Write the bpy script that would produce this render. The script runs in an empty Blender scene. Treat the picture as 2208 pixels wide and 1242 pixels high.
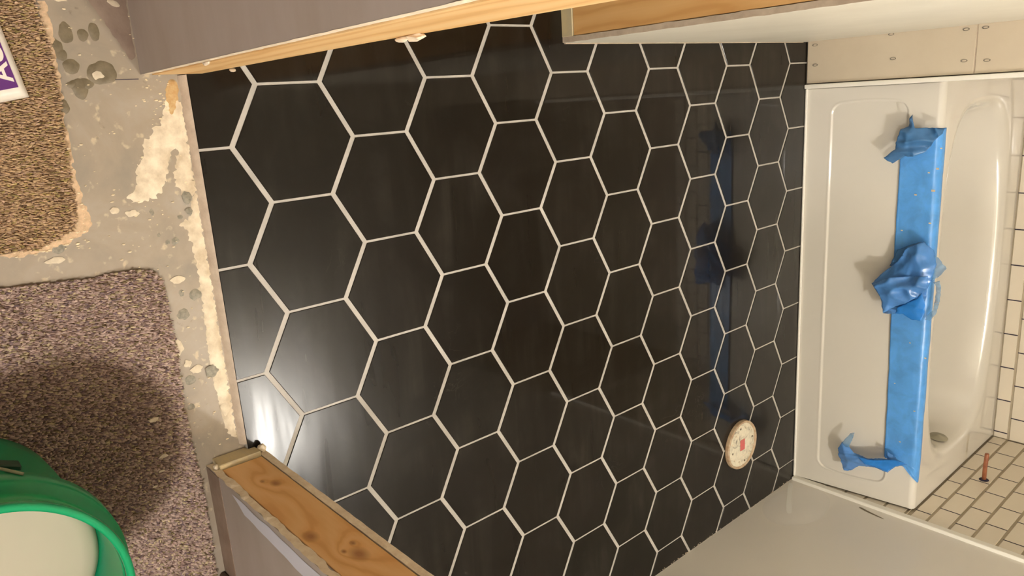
import bpy, bmesh, math, random
import numpy as np
from mathutils import Vector, Matrix, noise
from mathutils.geometry import delaunay_2d_cdt

S = bpy.context.scene
COL = S.collection
random.seed(7)

# ------------------------------------------------------------------ camera
cam_d = bpy.data.cameras.new('camera')
cam = bpy.data.objects.new('camera', cam_d)
COL.objects.link(cam)
cam_d.sensor_fit = 'HORIZONTAL'
cam_d.sensor_width = 36.0
cam_d.lens = 1609.91 / 2208 * 36.0
cam_d.clip_start = 0.01
# the photographer stands in the hall and holds the phone sideways (rolled by a quarter turn)
rx = Vector((0.06327544, 0.75214819, 0.65594917))
ry = Vector((0.96722279, -0.20817661, 0.14540488))
rz = Vector((0.24591929, 0.62524843, -0.74066734))
cam.matrix_world = Matrix(((rx.x, -ry.x, -rz.x, 0.054818), (rx.y, -ry.y, -rz.y, -0.457510),
                           (rx.z, -ry.z, -rz.z, 1.384490), (0, 0, 0, 1)))
S.camera = cam

# ------------------------------------------------------------------ light
W = bpy.data.worlds.new('world'); S.world = W
W.use_nodes = True
W.node_tree.nodes['Background'].inputs[0].default_value = (1.0, 0.86, 0.68, 1)
W.node_tree.nodes['Background'].inputs[1].default_value = 0.05

def lamp(name, loc, power, radius, color):
    d = bpy.data.lights.new(name, 'POINT'); d.energy = power; d.shadow_soft_size = radius; d.color = color
    o = bpy.data.objects.new(name, d); o.location = loc; COL.objects.link(o); return o

lamp('vanity_light', (1.56, 0.80, 2.12), 43.0, 0.04, (1.0, 0.97, 0.92))
lamp('hall_light', (0.80, -1.25, 2.28), 58.0, 0.09, (1.0, 0.965, 0.93))

S.view_settings.view_transform = 'Standard'
S.view_settings.look = 'None'
S.view_settings.exposure = 0.60
S.view_settings.gamma = 1.0
S.view_settings.use_curve_mapping = False


# ------------------------------------------------------------------ helpers
def srgb(r, g, b):
    f = lambda c: (c / 255 / 12.92) if c / 255 <= 0.04045 else ((c / 255 + 0.055) / 1.055) ** 2.4
    return (f(r), f(g), f(b), 1)

def new_mat(name):
    m = bpy.data.materials.new(name); m.use_nodes = True
    nt = m.node_tree
    return m, nt, nt.nodes['Principled BSDF']

def node(nt, kind, **kw):
    n = nt.nodes.new(kind)
    for k, v in kw.items(): setattr(n, k, v)
    return n

def coords(nt, scale=(1, 1, 1), kind='Object'):
    tc = node(nt, 'ShaderNodeTexCoord'); mp = node(nt, 'ShaderNodeMapping')
    mp.inputs['Scale'].default_value = scale
    nt.links.new(tc.outputs[kind], mp.inputs['Vector']); return mp.outputs['Vector']

def ramp(nt, fac, stops):
    r = node(nt, 'ShaderNodeValToRGB')
    while len(r.color_ramp.elements) < len(stops): r.color_ramp.elements.new(0.5)
    for e, (p, c) in zip(r.color_ramp.elements, stops):
        e.position = p; e.color = c if len(c) == 4 else (*c, 1)
    nt.links.new(fac, r.inputs[0]); return r.outputs[0]

def noise_tex(nt, vec, scale, detail=4, rough=0.55, dist=0.0):
    n = node(nt, 'ShaderNodeTexNoise')
    n.inputs['Scale'].default_value = scale; n.inputs['Detail'].default_value = detail
    n.inputs['Roughness'].default_value = rough; n.inputs['Distortion'].default_value = dist
    nt.links.new(vec, n.inputs['Vector']); return n.outputs['Fac']

def math_n(nt, op, a, b=None, c=None):
    n = node(nt, 'ShaderNodeMath', operation=op)
    for i, v in enumerate((a, b, c)):
        if v is None: continue
        if isinstance(v, (int, float)): n.inputs[i].default_value = v
        else: nt.links.new(v, n.inputs[i])
    return n.outputs[0]

def mix(nt, fac, a, b):
    n = node(nt, 'ShaderNodeMix', data_type='RGBA')
    for i, v in ((0, fac), (6, a), (7, b)):
        if isinstance(v, (int, float)): n.inputs[i].default_value = v
        elif isinstance(v, tuple): n.inputs[i].default_value = v
        else: nt.links.new(v, n.inputs[i])
    return n.outputs[2]

def bump(nt, bsdf, height, strength=0.2, dist=0.001):
    b = node(nt, 'ShaderNodeBump'); b.inputs['Strength'].default_value = strength
    b.inputs['Distance'].default_value = dist
    nt.links.new(height, b.inputs['Height']); nt.links.new(b.outputs[0], bsdf.inputs['Normal'])

def plain(name, c1, c2=None, rough=0.6, scale=6.0, bump_s=0.0, bump_scale=60.0, spec=0.5, stretch=(1, 1, 1), coat=0.0):
    """two-tone noise coloured surface"""
    m, nt, b = new_mat(name)
    c2 = c2 or c1
    v = coords(nt, stretch)
    f = noise_tex(nt, v, scale, 5, 0.6)
    nt.links.new(ramp(nt, f, [(0.35, c1), (0.68, c2)]), b.inputs['Base Color'])
    b.inputs['Roughness'].default_value = rough
    b.inputs['Specular IOR Level'].default_value = spec
    b.inputs['Coat Weight'].default_value = coat
    b.inputs['Coat Roughness'].default_value = 0.06
    if bump_s: bump(nt, b, noise_tex(nt, v, bump_scale, 5, 0.6), bump_s)
    return m

def obj(name, me, mat, parent=None, smooth=False):
    if isinstance(me, bmesh.types.BMesh):
        bm = me; me = bpy.data.meshes.new(name); bm.to_mesh(me); bm.free()
    o = bpy.data.objects.new(name, me); COL.objects.link(o)
    if mat is not None and not me.materials: me.materials.append(mat)
    if smooth: me.polygons.foreach_set('use_smooth', [True] * len(me.polygons))
    if parent is not None: o.parent = parent
    return o

def tag(o, label=None, cat=None, group=None, kind=None):
    if label: o['label'] = label
    if cat: o['category'] = cat
    if group: o['group'] = group
    if kind: o['kind'] = kind
    return o

def box_bm(x0, x1, y0, y1, z0, z1, bevel=0.0, seg=1, bm=None):
    own = bm is None
    bm = bm or bmesh.new()
    vs = [bm.verts.new(p) for p in ((x0, y0, z0), (x1, y0, z0), (x1, y1, z0), (x0, y1, z0),
                                    (x0, y0, z1), (x1, y0, z1), (x1, y1, z1), (x0, y1, z1))]
    for f in ((3, 2, 1, 0), (4, 5, 6, 7), (0, 1, 5, 4), (1, 2, 6, 5), (2, 3, 7, 6), (3, 0, 4, 7)):
        bm.faces.new([vs[i] for i in f])
    if own and bevel:
        bmesh.ops.bevel(bm, geom=bm.edges[:], offset=bevel, segments=seg, affect='EDGES', profile=0.5)
    return bm

def box(name, dims, mat, parent=None, bevel=0.0, seg=1, smooth=False):
    return obj(name, box_bm(*dims, bevel=bevel, seg=seg), mat, parent, smooth)

def structure(o, label=None):
    o['kind'] = 'structure'
    if label: o['label'] = label
    return o

def lathe_bm(profile, n=64, loc=(0, 0, 0), closed=False):
    bm = bmesh.new(); rings = []
    for r, z in profile:
        if r < 1e-6: rings.append([bm.verts.new((loc[0], loc[1], loc[2] + z))])
        else: rings.append([bm.verts.new((loc[0] + r * math.cos(2 * math.pi * i / n), loc[1] + r * math.sin(2 * math.pi * i / n), loc[2] + z)) for i in range(n)])
    pairs = list(zip(rings, rings[1:])) + ([(rings[-1], rings[0])] if closed else [])
    for a, b in pairs:
        for i in range(n):
            j = (i + 1) % n
            if len(a) == 1 and len(b) == 1: continue
            if len(a) == 1: bm.faces.new((a[0], b[i], b[j]))
            elif len(b) == 1: bm.faces.new((a[i], b[0], a[j]))
            else: bm.faces.new((a[i], b[i], b[j], a[j]))
    bmesh.ops.recalc_face_normals(bm, faces=bm.faces[:])
    return bm

def tube_bm(pts, rad, n=12, cap=True):
    bm = bmesh.new(); rings = []
    pts = [Vector(p) for p in pts]
    up = Vector((0.13, 0.31, 0.94))
    for i, p in enumerate(pts):
        t = (pts[min(i + 1, len(pts) - 1)] - pts[max(i - 1, 0)]).normalized()
        a = t.cross(up).normalized(); b = t.cross(a)
        r = rad[i] if isinstance(rad, (list, tuple)) else rad
        rings.append([bm.verts.new(p + a * r * math.cos(2 * math.pi * k / n) + b * r * math.sin(2 * math.pi * k / n)) for k in range(n)])
    for a, b in zip(rings, rings[1:]):
        for k in range(n): bm.faces.new((a[k], a[(k + 1) % n], b[(k + 1) % n], b[k]))
    if cap: bm.faces.new(rings[0][::-1]); bm.faces.new(rings[-1])
    bmesh.ops.recalc_face_normals(bm, faces=bm.faces[:])
    return bm

def chaikin(poly, k=2):
    for _ in range(k):
        q = []
        for i in range(len(poly)):
            a, b = poly[i], poly[(i + 1) % len(poly)]
            q.append((a[0] * .75 + b[0] * .25, a[1] * .75 + b[1] * .25))
            q.append((a[0] * .25 + b[0] * .75, a[1] * .25 + b[1] * .75))
        poly = q
    return poly

def inside(poly, x, y):
    c = False; n = len(poly); j = n - 1
    for i in range(n):
        xi, yi = poly[i]; xj, yj = poly[j]
        if (yi > y) != (yj > y) and x < (xj - xi) * (y - yi) / (yj - yi) + xi: c = not c
        j = i
    return c

def rough_poly(poly, step, amp, seed=0.0):
    """resample an outline and make it ragged"""
    out = []
    for i in range(len(poly)):
        a = Vector((*poly[i], 0)); b = Vector((*poly[(i + 1) % len(poly)], 0))
        n = max(1, int((b - a).length / step))
        for k in range(n):
            p = a.lerp(b, k / n)
            q = p * (0.35 / step)
            out.append((p.x + amp * noise.noise(q + Vector((seed, 3.1, 0))), p.y + amp * noise.noise(q + Vector((7.7, seed, 1)))))
    return out

def edge_dist(poly, x, y):
    best = 1e9
    for i in range(len(poly)):
        ax, ay = poly[i]; bx, by = poly[(i + 1) % len(poly)]
        dx, dy = bx - ax, by - ay; L = dx * dx + dy * dy or 1e-12
        t = max(0, min(1, ((x - ax) * dx + (y - ay) * dy) / L))
        d = (ax + t * dx - x) ** 2 + (ay + t * dy - y) ** 2
        if d < best: best = d
    return math.sqrt(best)

def poly_mesh(name, poly, step, place):
    """fill an outline with small triangles; place(u, v, distance to the outline) -> xyz"""
    xs = [p[0] for p in poly]; ys = [p[1] for p in poly]
    pts = [Vector(p) for p in poly]; n = len(pts)
    x = min(xs) + step * .5; row = 0
    while x < max(xs):
        y = min(ys) + step * (.5 if row % 2 else 0)
        while y < max(ys):
            if inside(poly, x, y) and edge_dist(poly, x, y) > step * .4: pts.append(Vector((x, y)))
            y += step
        x += step * .87; row += 1
    v, e, f, *_ = delaunay_2d_cdt(pts, [(i, (i + 1) % n) for i in range(n)], [], 1, 1e-7)
    me = bpy.data.meshes.new(name)
    me.from_pydata([place(p.x, p.y, edge_dist(poly, p.x, p.y)) for p in v], [], [list(t) for t in f])
    return me

def patch(name, poly, z, h, mat, parent, step=0.006, edge=0.004, rag=0.0022, seed=0.0, bumpy=0.0, smooth=True):
    """a thin lump of stuff stuck to the floor"""
    poly = rough_poly(chaikin(poly, 1), step * .6, rag, seed)
    def pl(u, v, d):
        k = min(1, d / edge); k = k * k * (3 - 2 * k)
        return (u, v, z + h * k + bumpy * k * noise.noise(Vector((u * 90, v * 90, seed))))
    return obj(name, poly_mesh(name, poly, step, pl), mat, parent, smooth)

def oval(x, y, a, b, n=18, wob=0.12, seed=0.0):
    return [(x + a * math.cos(t) * (1 + wob * noise.noise(Vector((math.cos(t) * 1.3, math.sin(t) * 1.3, seed)))),
             y + b * math.sin(t) * (1 + wob * noise.noise(Vector((math.cos(t) * 1.3, math.sin(t) * 1.3, seed + 5)))))
            for t in (2 * math.pi * i / n for i in range(n))]


# ------------------------------------------------------------------ materials
M = {}
M['white_paint'] = plain('white_paint', srgb(236, 230, 214), srgb(226, 219, 202), 0.45, 3)
M['bath_paint'] = plain('bath_paint', srgb(236, 231, 222), srgb(239, 233, 224), 0.34, 2.2, 0.06, 90)
M['hall_paint'] = plain('hall_paint', srgb(160, 147, 136), srgb(170, 159, 151), 0.5, 3.5, 0.05, 120, stretch=(1, 1, 3))
M['ceiling'] = plain('ceiling', srgb(225, 218, 204), None, 0.8)
M['old_paint'] = plain('old_paint', srgb(128, 107, 93), srgb(150, 130, 114), 0.6, 22, 0.3, 150)
M['gypsum'] = plain('gypsum', srgb(246, 232, 208), srgb(226, 206, 178), 0.9, 60, 0.7, 200)
M['sole_wood'] = plain('sole_wood', srgb(196, 182, 150), srgb(210, 192, 148), 0.8, 25, 0.3, 120, stretch=(1, 3, 1))
M['bed'] = plain('bed', srgb(176, 158, 140), srgb(200, 184, 164), 0.85, 30, 0.4, 200)
M['grout'] = plain('grout', srgb(190, 184, 175), srgb(170, 164, 155), 0.8, 14, 0.2, 300)
M['board'] = plain('board', srgb(212, 199, 177), srgb(205, 191, 169), 0.7, 5, 0.08, 200)
M['trim_white'] = plain('trim_white', srgb(250, 246, 236), None, 0.3)
M['tub'] = plain('tub', srgb(227, 222, 212), srgb(224, 219, 208), 0.14, 2, coat=0.6)
M['tile_white'] = plain('tile_white', srgb(238, 228, 210), srgb(231, 220, 202), 0.22, 3, coat=0.3)
M['tile_back'] = plain('tile_back', srgb(190, 178, 156), srgb(180, 168, 146), 0.9, 20)
M['dark_gap'] = plain('dark_gap', srgb(50, 42, 62), None, 0.9)
M['screw'] = plain('screw', srgb(118, 112, 102), None, 0.6)
M['copper'] = plain('copper', srgb(176, 110, 76), srgb(140, 84, 60), 0.35, 40)
M['chrome'] = plain('chrome', srgb(158, 152, 132), None, 0.25)
M['smear'] = plain('smear', srgb(236, 222, 196), srgb(196, 178, 150), 0.85, 34, 0.7, 160)
M['adhesive'] = plain('adhesive', srgb(104, 92, 68), srgb(128, 114, 90), 0.5, 60, 0.3, 200)
M['grey_spot'] = plain('grey_spot', srgb(116, 110, 94), srgb(150, 142, 124), 0.5, 160)
M['white_spot'] = plain('white_spot', srgb(222, 208, 182), srgb(202, 186, 160), 0.8, 80)
M['rust'] = plain('rust', srgb(188, 148, 96), srgb(206, 178, 130), 0.9, 90, 0.5, 200)
M['fringe'] = plain('fringe', srgb(222, 190, 154), srgb(190, 162, 130), 0.95, 120, 0.8, 240)
M['carpet_base'] = plain('carpet_base', srgb(120, 98, 78), None, 0.95)
M['bucket'] = plain('bucket', srgb(8, 140, 88), srgb(12, 150, 96), 0.3, 3)
_b = M['bucket'].node_tree.nodes['Principled BSDF']; _b.inputs['Subsurface Weight'].default_value = 0.5; _b.inputs['Subsurface Radius'].default_value = (.004, .02, .012); _b.inputs['Subsurface Scale'].default_value = 1.0
M['bucket_dark'] = plain('bucket_dark', srgb(8, 56, 34), None, 0.4)
M['mud'] = plain('mud', srgb(204, 192, 170), srgb(198, 186, 164), 0.55, 3)
M['wire'] = plain('wire', srgb(140, 140, 110), None, 0.35)
M['pack_white'] = plain('pack_white', srgb(238, 230, 216), srgb(230, 218, 204), 0.4, 8)
M['pack_purple'] = plain('pack_purple', srgb(92, 32, 112), None, 0.45)
M['baseboard_brown'] = plain('baseboard_brown', srgb(84, 60, 40), srgb(100, 74, 50), 0.5, 10)
M['crumb'] = plain('crumb', srgb(236, 218, 184), None, 0.9)
M['paint_drip'] = plain('paint_drip', srgb(250, 248, 242), None, 0.3)
M['paint_patch'] = plain('paint_patch', srgb(244, 240, 232), srgb(245, 240, 233), 0.26, 2.2)
M['scuff'] = plain('scuff', srgb(124, 112, 92), None, 0.6)
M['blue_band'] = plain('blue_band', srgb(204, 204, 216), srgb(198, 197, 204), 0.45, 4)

def concrete():
    m, nt, b = new_mat('concrete_slab')
    v = coords(nt)
    f = noise_tex(nt, v, 7, 8, 0.62, 0.4)
    c = ramp(nt, f, [(0.3, srgb(134, 125, 112)), (0.5, srgb(156, 142, 123)), (0.7, srgb(166, 155, 140))])
    f2 = noise_tex(nt, v, 60, 3, 0.5)
    c = mix(nt, ramp(nt, f2, [(0.62, (0, 0, 0, 1)), (0.72, (0.55, 0.55, 0.55, 1))]), c, srgb(214, 194, 160))
    f3 = noise_tex(nt, v, 34, 4, 0.6)
    c = mix(nt, ramp(nt, f3, [(0.24, (0.7, 0.7, 0.7, 1)), (0.33, (0, 0, 0, 1))]), c, srgb(110, 98, 82))
    nt.links.new(c, b.inputs['Base Color']); b.inputs['Roughness'].default_value = 0.5
    bump(nt, b, f2, 0.15); return m
M['concrete'] = concrete()

def black_tile():
    m, nt, b = new_mat('black_tile')
    v = coords(nt)
    oi = node(nt, 'ShaderNodeObjectInfo')
    # grout haze and wipe marks left on the glaze
    big = noise_tex(nt, v, 5.5, 4, 0.55, 0.8)
    streak = noise_tex(nt, coords(nt, (2.0, 17, 1)), 1.3, 3, 0.55, 0.5)
    haze = math_n(nt, 'MULTIPLY', ramp(nt, big, [(0.40, (0, 0, 0, 1)), (0.72, (1, 1, 1, 1))]), ramp(nt, streak, [(0.42, (0.15, 0.15, 0.15, 1)), (0.7, (1, 1, 1, 1))]))
    base = mix(nt, oi.outputs['Random'], srgb(13, 8, 4), srgb(17, 11, 7))
    # a film of cleaning haze, thickest by the right jamb where nobody has wiped yet
    geo = node(nt, 'ShaderNodeTexCoord'); sp = node(nt, 'ShaderNodeSeparateXYZ'); nt.links.new(geo.outputs['Object'], sp.inputs[0])
    dx = math_n(nt, 'SUBTRACT', sp.outputs[0], 0.62); dy = math_n(nt, 'SUBTRACT', sp.outputs[1], 0.0)
    dd = math_n(nt, 'SQRT', math_n(nt, 'ADD', math_n(nt, 'MULTIPLY', dx, dx), math_n(nt, 'MULTIPLY', dy, dy)))
    near = math_n(nt, 'POWER', math_n(nt, 'MAXIMUM', math_n(nt, 'SUBTRACT', 1.0, math_n(nt, 'DIVIDE', dd, 0.80)), 0.0), 1.5)
    col = mix(nt, math_n(nt, 'MULTIPLY', haze, 0.38), base, srgb(60, 56, 50))
    fine = noise_tex(nt, v, 9, 5, 0.5, 2.0)
    line = ramp(nt, math_n(nt, 'ABSOLUTE', math_n(nt, 'SUBTRACT', fine, 0.55)), [(0.0, (1, 1, 1, 1)), (0.012, (0, 0, 0, 1))])
    msk = ramp(nt, noise_tex(nt, v, 3.1, 2, 0.5), [(0.60, (0, 0, 0, 1)), (0.68, (0.10, 0.10, 0.10, 1))])
    col = mix(nt, math_n(nt, 'MULTIPLY', line, msk), col, srgb(120, 116, 108))
    nt.links.new(col, b.inputs['Base Color'])
    rgh = math_n(nt, 'MULTIPLY_ADD', streak, 0.22, 0.20)
    nt.links.new(rgh, b.inputs['Roughness'])
    nt.links.new(math_n(nt, 'MULTIPLY_ADD', near, math_n(nt, 'MULTIPLY_ADD', streak, 0.50, 0.0), 0.03), b.inputs['Coat Roughness'])
    b.inputs['Specular IOR Level'].default_value = 0.10
    b.inputs['Coat Weight'].default_value = 0.55
    return m
M['black_tile'] = black_tile()

def mixc(a, b, t): return tuple(x + (y - x) * t for x, y in zip(a, b))

def wood(name, axis_u, c1, c2, c3, knots):
    """pine: grain runs along z, knots given as (across, height, size) on the face"""
    m, nt, b = new_mat(name)
    tc = node(nt, 'ShaderNodeTexCoord'); sp = node(nt, 'ShaderNodeSeparateXYZ')
    nt.links.new(tc.outputs['Object'], sp.inputs[0])
    u = sp.outputs[axis_u]; w = sp.outputs[2]
    cb = node(nt, 'ShaderNodeCombineXYZ')
    nt.links.new(math_n(nt, 'MULTIPLY', u, 9.0), cb.inputs[0]); nt.links.new(math_n(nt, 'MULTIPLY', w, 1.6), cb.inputs[1])
    warp = noise_tex(nt, cb.outputs[0], 1.6, 3, 0.5, 0.6)
    phase = math_n(nt, 'MULTIPLY_ADD', warp, 16.0, math_n(nt, 'MULTIPLY', u, 150.0))
    spot = None
    for ku, kw, ks in knots:
        du = math_n(nt, 'SUBTRACT', u, ku); dw = math_n(nt, 'MULTIPLY', math_n(nt, 'SUBTRACT', w, kw), 0.62)
        d = math_n(nt, 'SQRT', math_n(nt, 'ADD', math_n(nt, 'MULTIPLY', du, du), math_n(nt, 'MULTIPLY', dw, dw)))
        fall = math_n(nt, 'POWER', 2.718, math_n(nt, 'MULTIPLY', d, -1 / (ks * 2.6)))
        phase = math_n(nt, 'MULTIPLY_ADD', fall, 9.0, phase)
        k = math_n(nt, 'SUBTRACT', 1.25, math_n(nt, 'DIVIDE', d, ks)); k = math_n(nt, 'MAXIMUM', math_n(nt, 'MINIMUM', k, 1.0), 0.0)
        spot = k if spot is None else math_n(nt, 'MAXIMUM', spot, k)
    rings = math_n(nt, 'MULTIPLY_ADD', math_n(nt, 'SINE', phase), 0.5, 0.5)
    col = ramp(nt, rings, [(0.0, c1), (0.8, c2), (1.0, mixc(c2, c3, .55))])
    cb2 = node(nt, 'ShaderNodeCombineXYZ')
    nt.links.new(math_n(nt, 'MULTIPLY', u, 260.0), cb2.inputs[0]); nt.links.new(math_n(nt, 'MULTIPLY', w, 9.0), cb2.inputs[1])
    fib = noise_tex(nt, cb2.outputs[0], 1.0, 3, 0.5)
    col = mix(nt, math_n(nt, 'MULTIPLY', fib, 0.25), col, c3)
    if spot is not None: col = mix(nt, math_n(nt, 'MULTIPLY', spot, 0.75), col, srgb(150, 92, 48))
    nt.links.new(col, b.inputs['Base Color']); b.inputs['Roughness'].default_value = 0.6
    return m
M['stud_right'] = wood('stud_pine', 1, srgb(242, 196, 138), srgb(236, 186, 124), srgb(216, 156, 94),
                       [(-0.009, 0.158, 0.0085), (-0.023, 0.133, 0.004), (-0.044, 0.366, 0.011), (-0.014, 0.465, 0.013), (-0.006, 0.432, 0.0045), (-0.027, 0.442, 0.004)])
M['stud_left'] = wood('stud_pine_pale', 1, srgb(240, 204, 148), srgb(234, 190, 128), srgb(214, 164, 102), [])
M['stud_stub'] = wood('stud_pine_side', 0, srgb(226, 182, 122), srgb(220, 172, 110), srgb(202, 148, 86), [(-0.147, 0.44, 0.008)])

def film(name, color, rough, alpha):
    m, nt, b = new_mat(name)
    v = coords(nt)
    f = noise_tex(nt, v, 18, 4, 0.6, 0.5)
    c2 = tuple(min(1, x * 1.35) for x in color[:3]) + (1,)
    nt.links.new(ramp(nt, f, [(0.35, color), (0.7, c2)]), b.inputs['Base Color'])
    b.inputs['Roughness'].default_value = rough
    b.inputs['Alpha'].default_value = alpha
    bump(nt, b, noise_tex(nt, coords(nt, (60, 60, 20)), 1.0, 4, 0.6), 0.35, 0.002)
    return m
M['film'] = film('blue_film', srgb(84, 150, 218), 0.32, 1.0)
M['film_dark'] = film('blue_film_folded', srgb(44, 126, 212), 0.3, 0.95)
M['film_thin'] = film('blue_film_single', srgb(84, 142, 212), 0.22, 0.74)
M['film_pale'] = film('blue_film_pale', srgb(110, 160, 200), 0.28, 0.45)
M['film_tint'] = film('blue_film_tint', srgb(66, 112, 160), 0.3, 0.86)

def tuft_mat():
    m, nt, b = new_mat('carpet_pile')
    a = node(nt, 'ShaderNodeAttribute', attribute_name='tuft')
    nt.links.new(a.outputs['Color'], b.inputs['Base Color'])
    b.inputs['Roughness'].default_value = 0.9; b.inputs['Specular IOR Level'].default_value = 0.15
    return m
M['pile'] = tuft_mat()

def cap_mat():
    m, nt, b = new_mat('flange_cover_smeared')
    v = coords(nt)
    f = noise_tex(nt, v, 42, 5, 0.65, 1.2)
    c = ramp(nt, f, [(0.34, srgb(120, 112, 98)), (0.42, srgb(206, 196, 172)), (0.6, srgb(232, 224, 200)), (0.75, srgb(214, 190, 164))])
    nt.links.new(c, b.inputs['Base Color']); b.inputs['Roughness'].default_value = 0.5
    bump(nt, b, f, 0.5, 0.002); return m
M['cap'] = cap_mat()
M['cap_rim'] = plain('cap_rim', srgb(196, 176, 148), srgb(170, 136, 104), 0.5, 60)
M['cap_red'] = plain('cap_red', srgb(214, 96, 96), srgb(196, 120, 104), 0.5, 90)

# ------------------------------------------------------------------ the setting
ZS = -0.014          # top of the bare slab in the hall
CEIL = 2.40
structure(box('floor', (-1.3, 2.3, -2.3, 0.004, ZS - 0.06, ZS), M['concrete']), 'bare concrete slab in front of the doorway')
slab = bpy.data.objects['floor']
bath = structure(box('floor', (-0.78, 1.625, 0.0045, 3.05, ZS - 0.05, -0.0022), M['grout']), 'bathroom floor of black hexagon tiles with pale grout')
structure(box('ceiling', (-1.35, 2.35, -2.35, 3.15, CEIL, CEIL + 0.05), M['ceiling']))
# worn edge of the tile bed facing the hall
bm = bmesh.new()
N = 60
top, mid, bot = [], [], []
for i in range(N + 1):
    x = -0.02 + 0.70 * i / N
    w = 0.0015 * noise.noise(Vector((x * 30, 0, 0)))
    top.append(bm.verts.new((x, 0.0048, -0.0005))); mid.append(bm.verts.new((x, -0.0005 + w, -0.0035))); bot.append(bm.verts.new((x, -0.006 + w, ZS)))
for i in range(N):
    bm.faces.new((mid[i], mid[i + 1], top[i + 1], top[i])); bm.faces.new((bot[i], bot[i + 1], mid[i + 1], mid[i]))
structure(obj('trim_1', bm, M['bed'], None, True), 'rough mortar edge where the tiles stop at the doorway')

# hexagon floor tiles, each cut to the walls
P = 0.2195; s_ = P / math.sqrt(3)
def clip(poly, f):
    out = []
    for i in range(len(poly)):
        a, b = poly[i], poly[(i + 1) % len(poly)]
        fa, fb = f(a), f(b)
        if fa >= 0: out.append(a)
        if (fa >= 0) != (fb >= 0):
            t = fa / (fa - fb); out.append((a[0] + t * (b[0] - a[0]), a[1] + t * (b[1] - a[1])))
    return out
rnd = random.Random(3)
count = 0
for k in range(0, 13):
    for j in range(-4, 9):
        cx = j * P + (P / 2 if k % 2 else 0.0); cy = 1.5 * k * s_
        ex, ey = P / 2 - 0.0027, s_          # side joints 5.4 mm, slanted joints a little wider
        cut = 0.0066
        hexa = [(ex, -(s_ / 2 - cut * 0.45)), (ex, s_ / 2 - cut * 0.45), (0, s_ - cut * 1.1), (-ex, s_ / 2 - cut * 0.45), (-ex, -(s_ / 2 - cut * 0.45)), (0, -(s_ - cut * 1.1))]
        poly = [(cx + a, cy + b) for a, b in hexa]
        for f in (lambda p: p[1] - 0.0055, lambda p: 2.1385 - p[1], lambda p: 1.618 - p[0], lambda p: p[0] + 0.74,
                  lambda p: (0.70 - p[0]) + 0.9 * (p[1] - 0.018) + (10 if p[1] > 0.06 else 0)):
            poly = clip(poly, f)
            if len(poly) < 3: break
        if len(poly) < 3: continue
        # tiny slivers are skipped
        A = abs(sum(poly[i][0] * poly[(i + 1) % len(poly)][1] - poly[(i + 1) % len(poly)][0] * poly[i][1] for i in range(len(poly)))) / 2
        if A < 3e-4: continue
        mx = sum(p[0] for p in poly) / len(poly); my = sum(p[1] for p in poly) / len(poly)
        if my > 1.0 and mx < -0.16: continue
        bm = bmesh.new()
        dz = rnd.uniform(-0.00015, 0.00015); tx, ty = rnd.uniform(-.0009, .0009), rnd.uniform(-.0009, .0009)
        def ring(inset, z):
            vs = []
            for p in poly:
                dx, dy = mx - p[0], my - p[1]; L = math.hypot(dx, dy)
                vs.append(bm.verts.new((p[0] + dx / L * inset, p[1] + dy / L * inset, z + (dz + tx * (p[0] - mx) + ty * (p[1] - my) if z > -0.001 else 0))))
            return vs
        r0 = ring(0, -0.008); r1 = ring(0, -0.0008); r2 = ring(0.0009, 0.0)
        n = len(poly)
        for a, b in ((r0, r1), (r1, r2)):
            for i in range(n): bm.faces.new((a[i], a[(i + 1) % n], b[(i + 1) % n], b[i]))
        bm.faces.new(r2)
        bmesh.ops.recalc_face_normals(bm, faces=bm.faces[:])
        obj('tile', bm, M['black_tile'], bath); count += 1

# ---- walls of the bathroom
wr = structure(box('wall_right', (1.62, 1.72, 0.02, 2.128, -0.002, CEIL), M['bath_paint']), 'plain beige painted wall to the right of the toilet flange')
# alcove walls round the tub, with white running-bond tiles
XR = 1.6165
wra = structure(box('wall_right', (XR, 1.72, 2.146, 3.12, -0.002, CEIL), M['tile_back']), 'alcove end wall of white brick-pattern tiles with copper pipe stub')
YB = 3.025
wb = structure(box('wall_back', (0.0, XR, YB, 3.12, -0.002, CEIL), M['tile_back']), 'tiled wall along the far side of the bathtub')
wl = structure(box('wall_left', (-0.17, 0.068, 2.148, 3.12, -0.002, CEIL), M['tile_back']), 'end wall of the tub alcove with unfinished board facing the room')
TT = 0.004
def tile_mesh(name, w, h):
    bm = box_bm(0, w, 0, h, 0, TT)
    bmesh.ops.bevel(bm, geom=[e for e in bm.edges if e.verts[0].co.z > TT * .9 and e.verts[1].co.z > TT * .9], offset=0.0012, segments=1, affect='EDGES')
    me = bpy.data.meshes.new(name); bm.to_mesh(me); bm.free(); me.materials.append(M['tile_white']); return me
mesh_cache = {}
def put_tile(parent, w, h, origin, ux, uy):
    key = (round(w, 4), round(h, 4))
    if key not in mesh_cache: mesh_cache[key] = tile_mesh('wall_tile', w, h)
    o = bpy.data.objects.new('tile', mesh_cache[key]); COL.objects.link(o); o.parent = parent
    nz = ux.cross(uy)
    o.matrix_local = Matrix(((ux.x, uy.x, nz.x, origin.x), (ux.y, uy.y, nz.y, origin.y), (ux.z, uy.z, nz.z, origin.z), (0, 0, 0, 1)))
    return o
PZ, PY, JH, JV = 0.074, 0.1478, 0.0095, 0.0034
gapR, gapB, gapL = bmesh.new(), bmesh.new(), bmesh.new()
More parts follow.
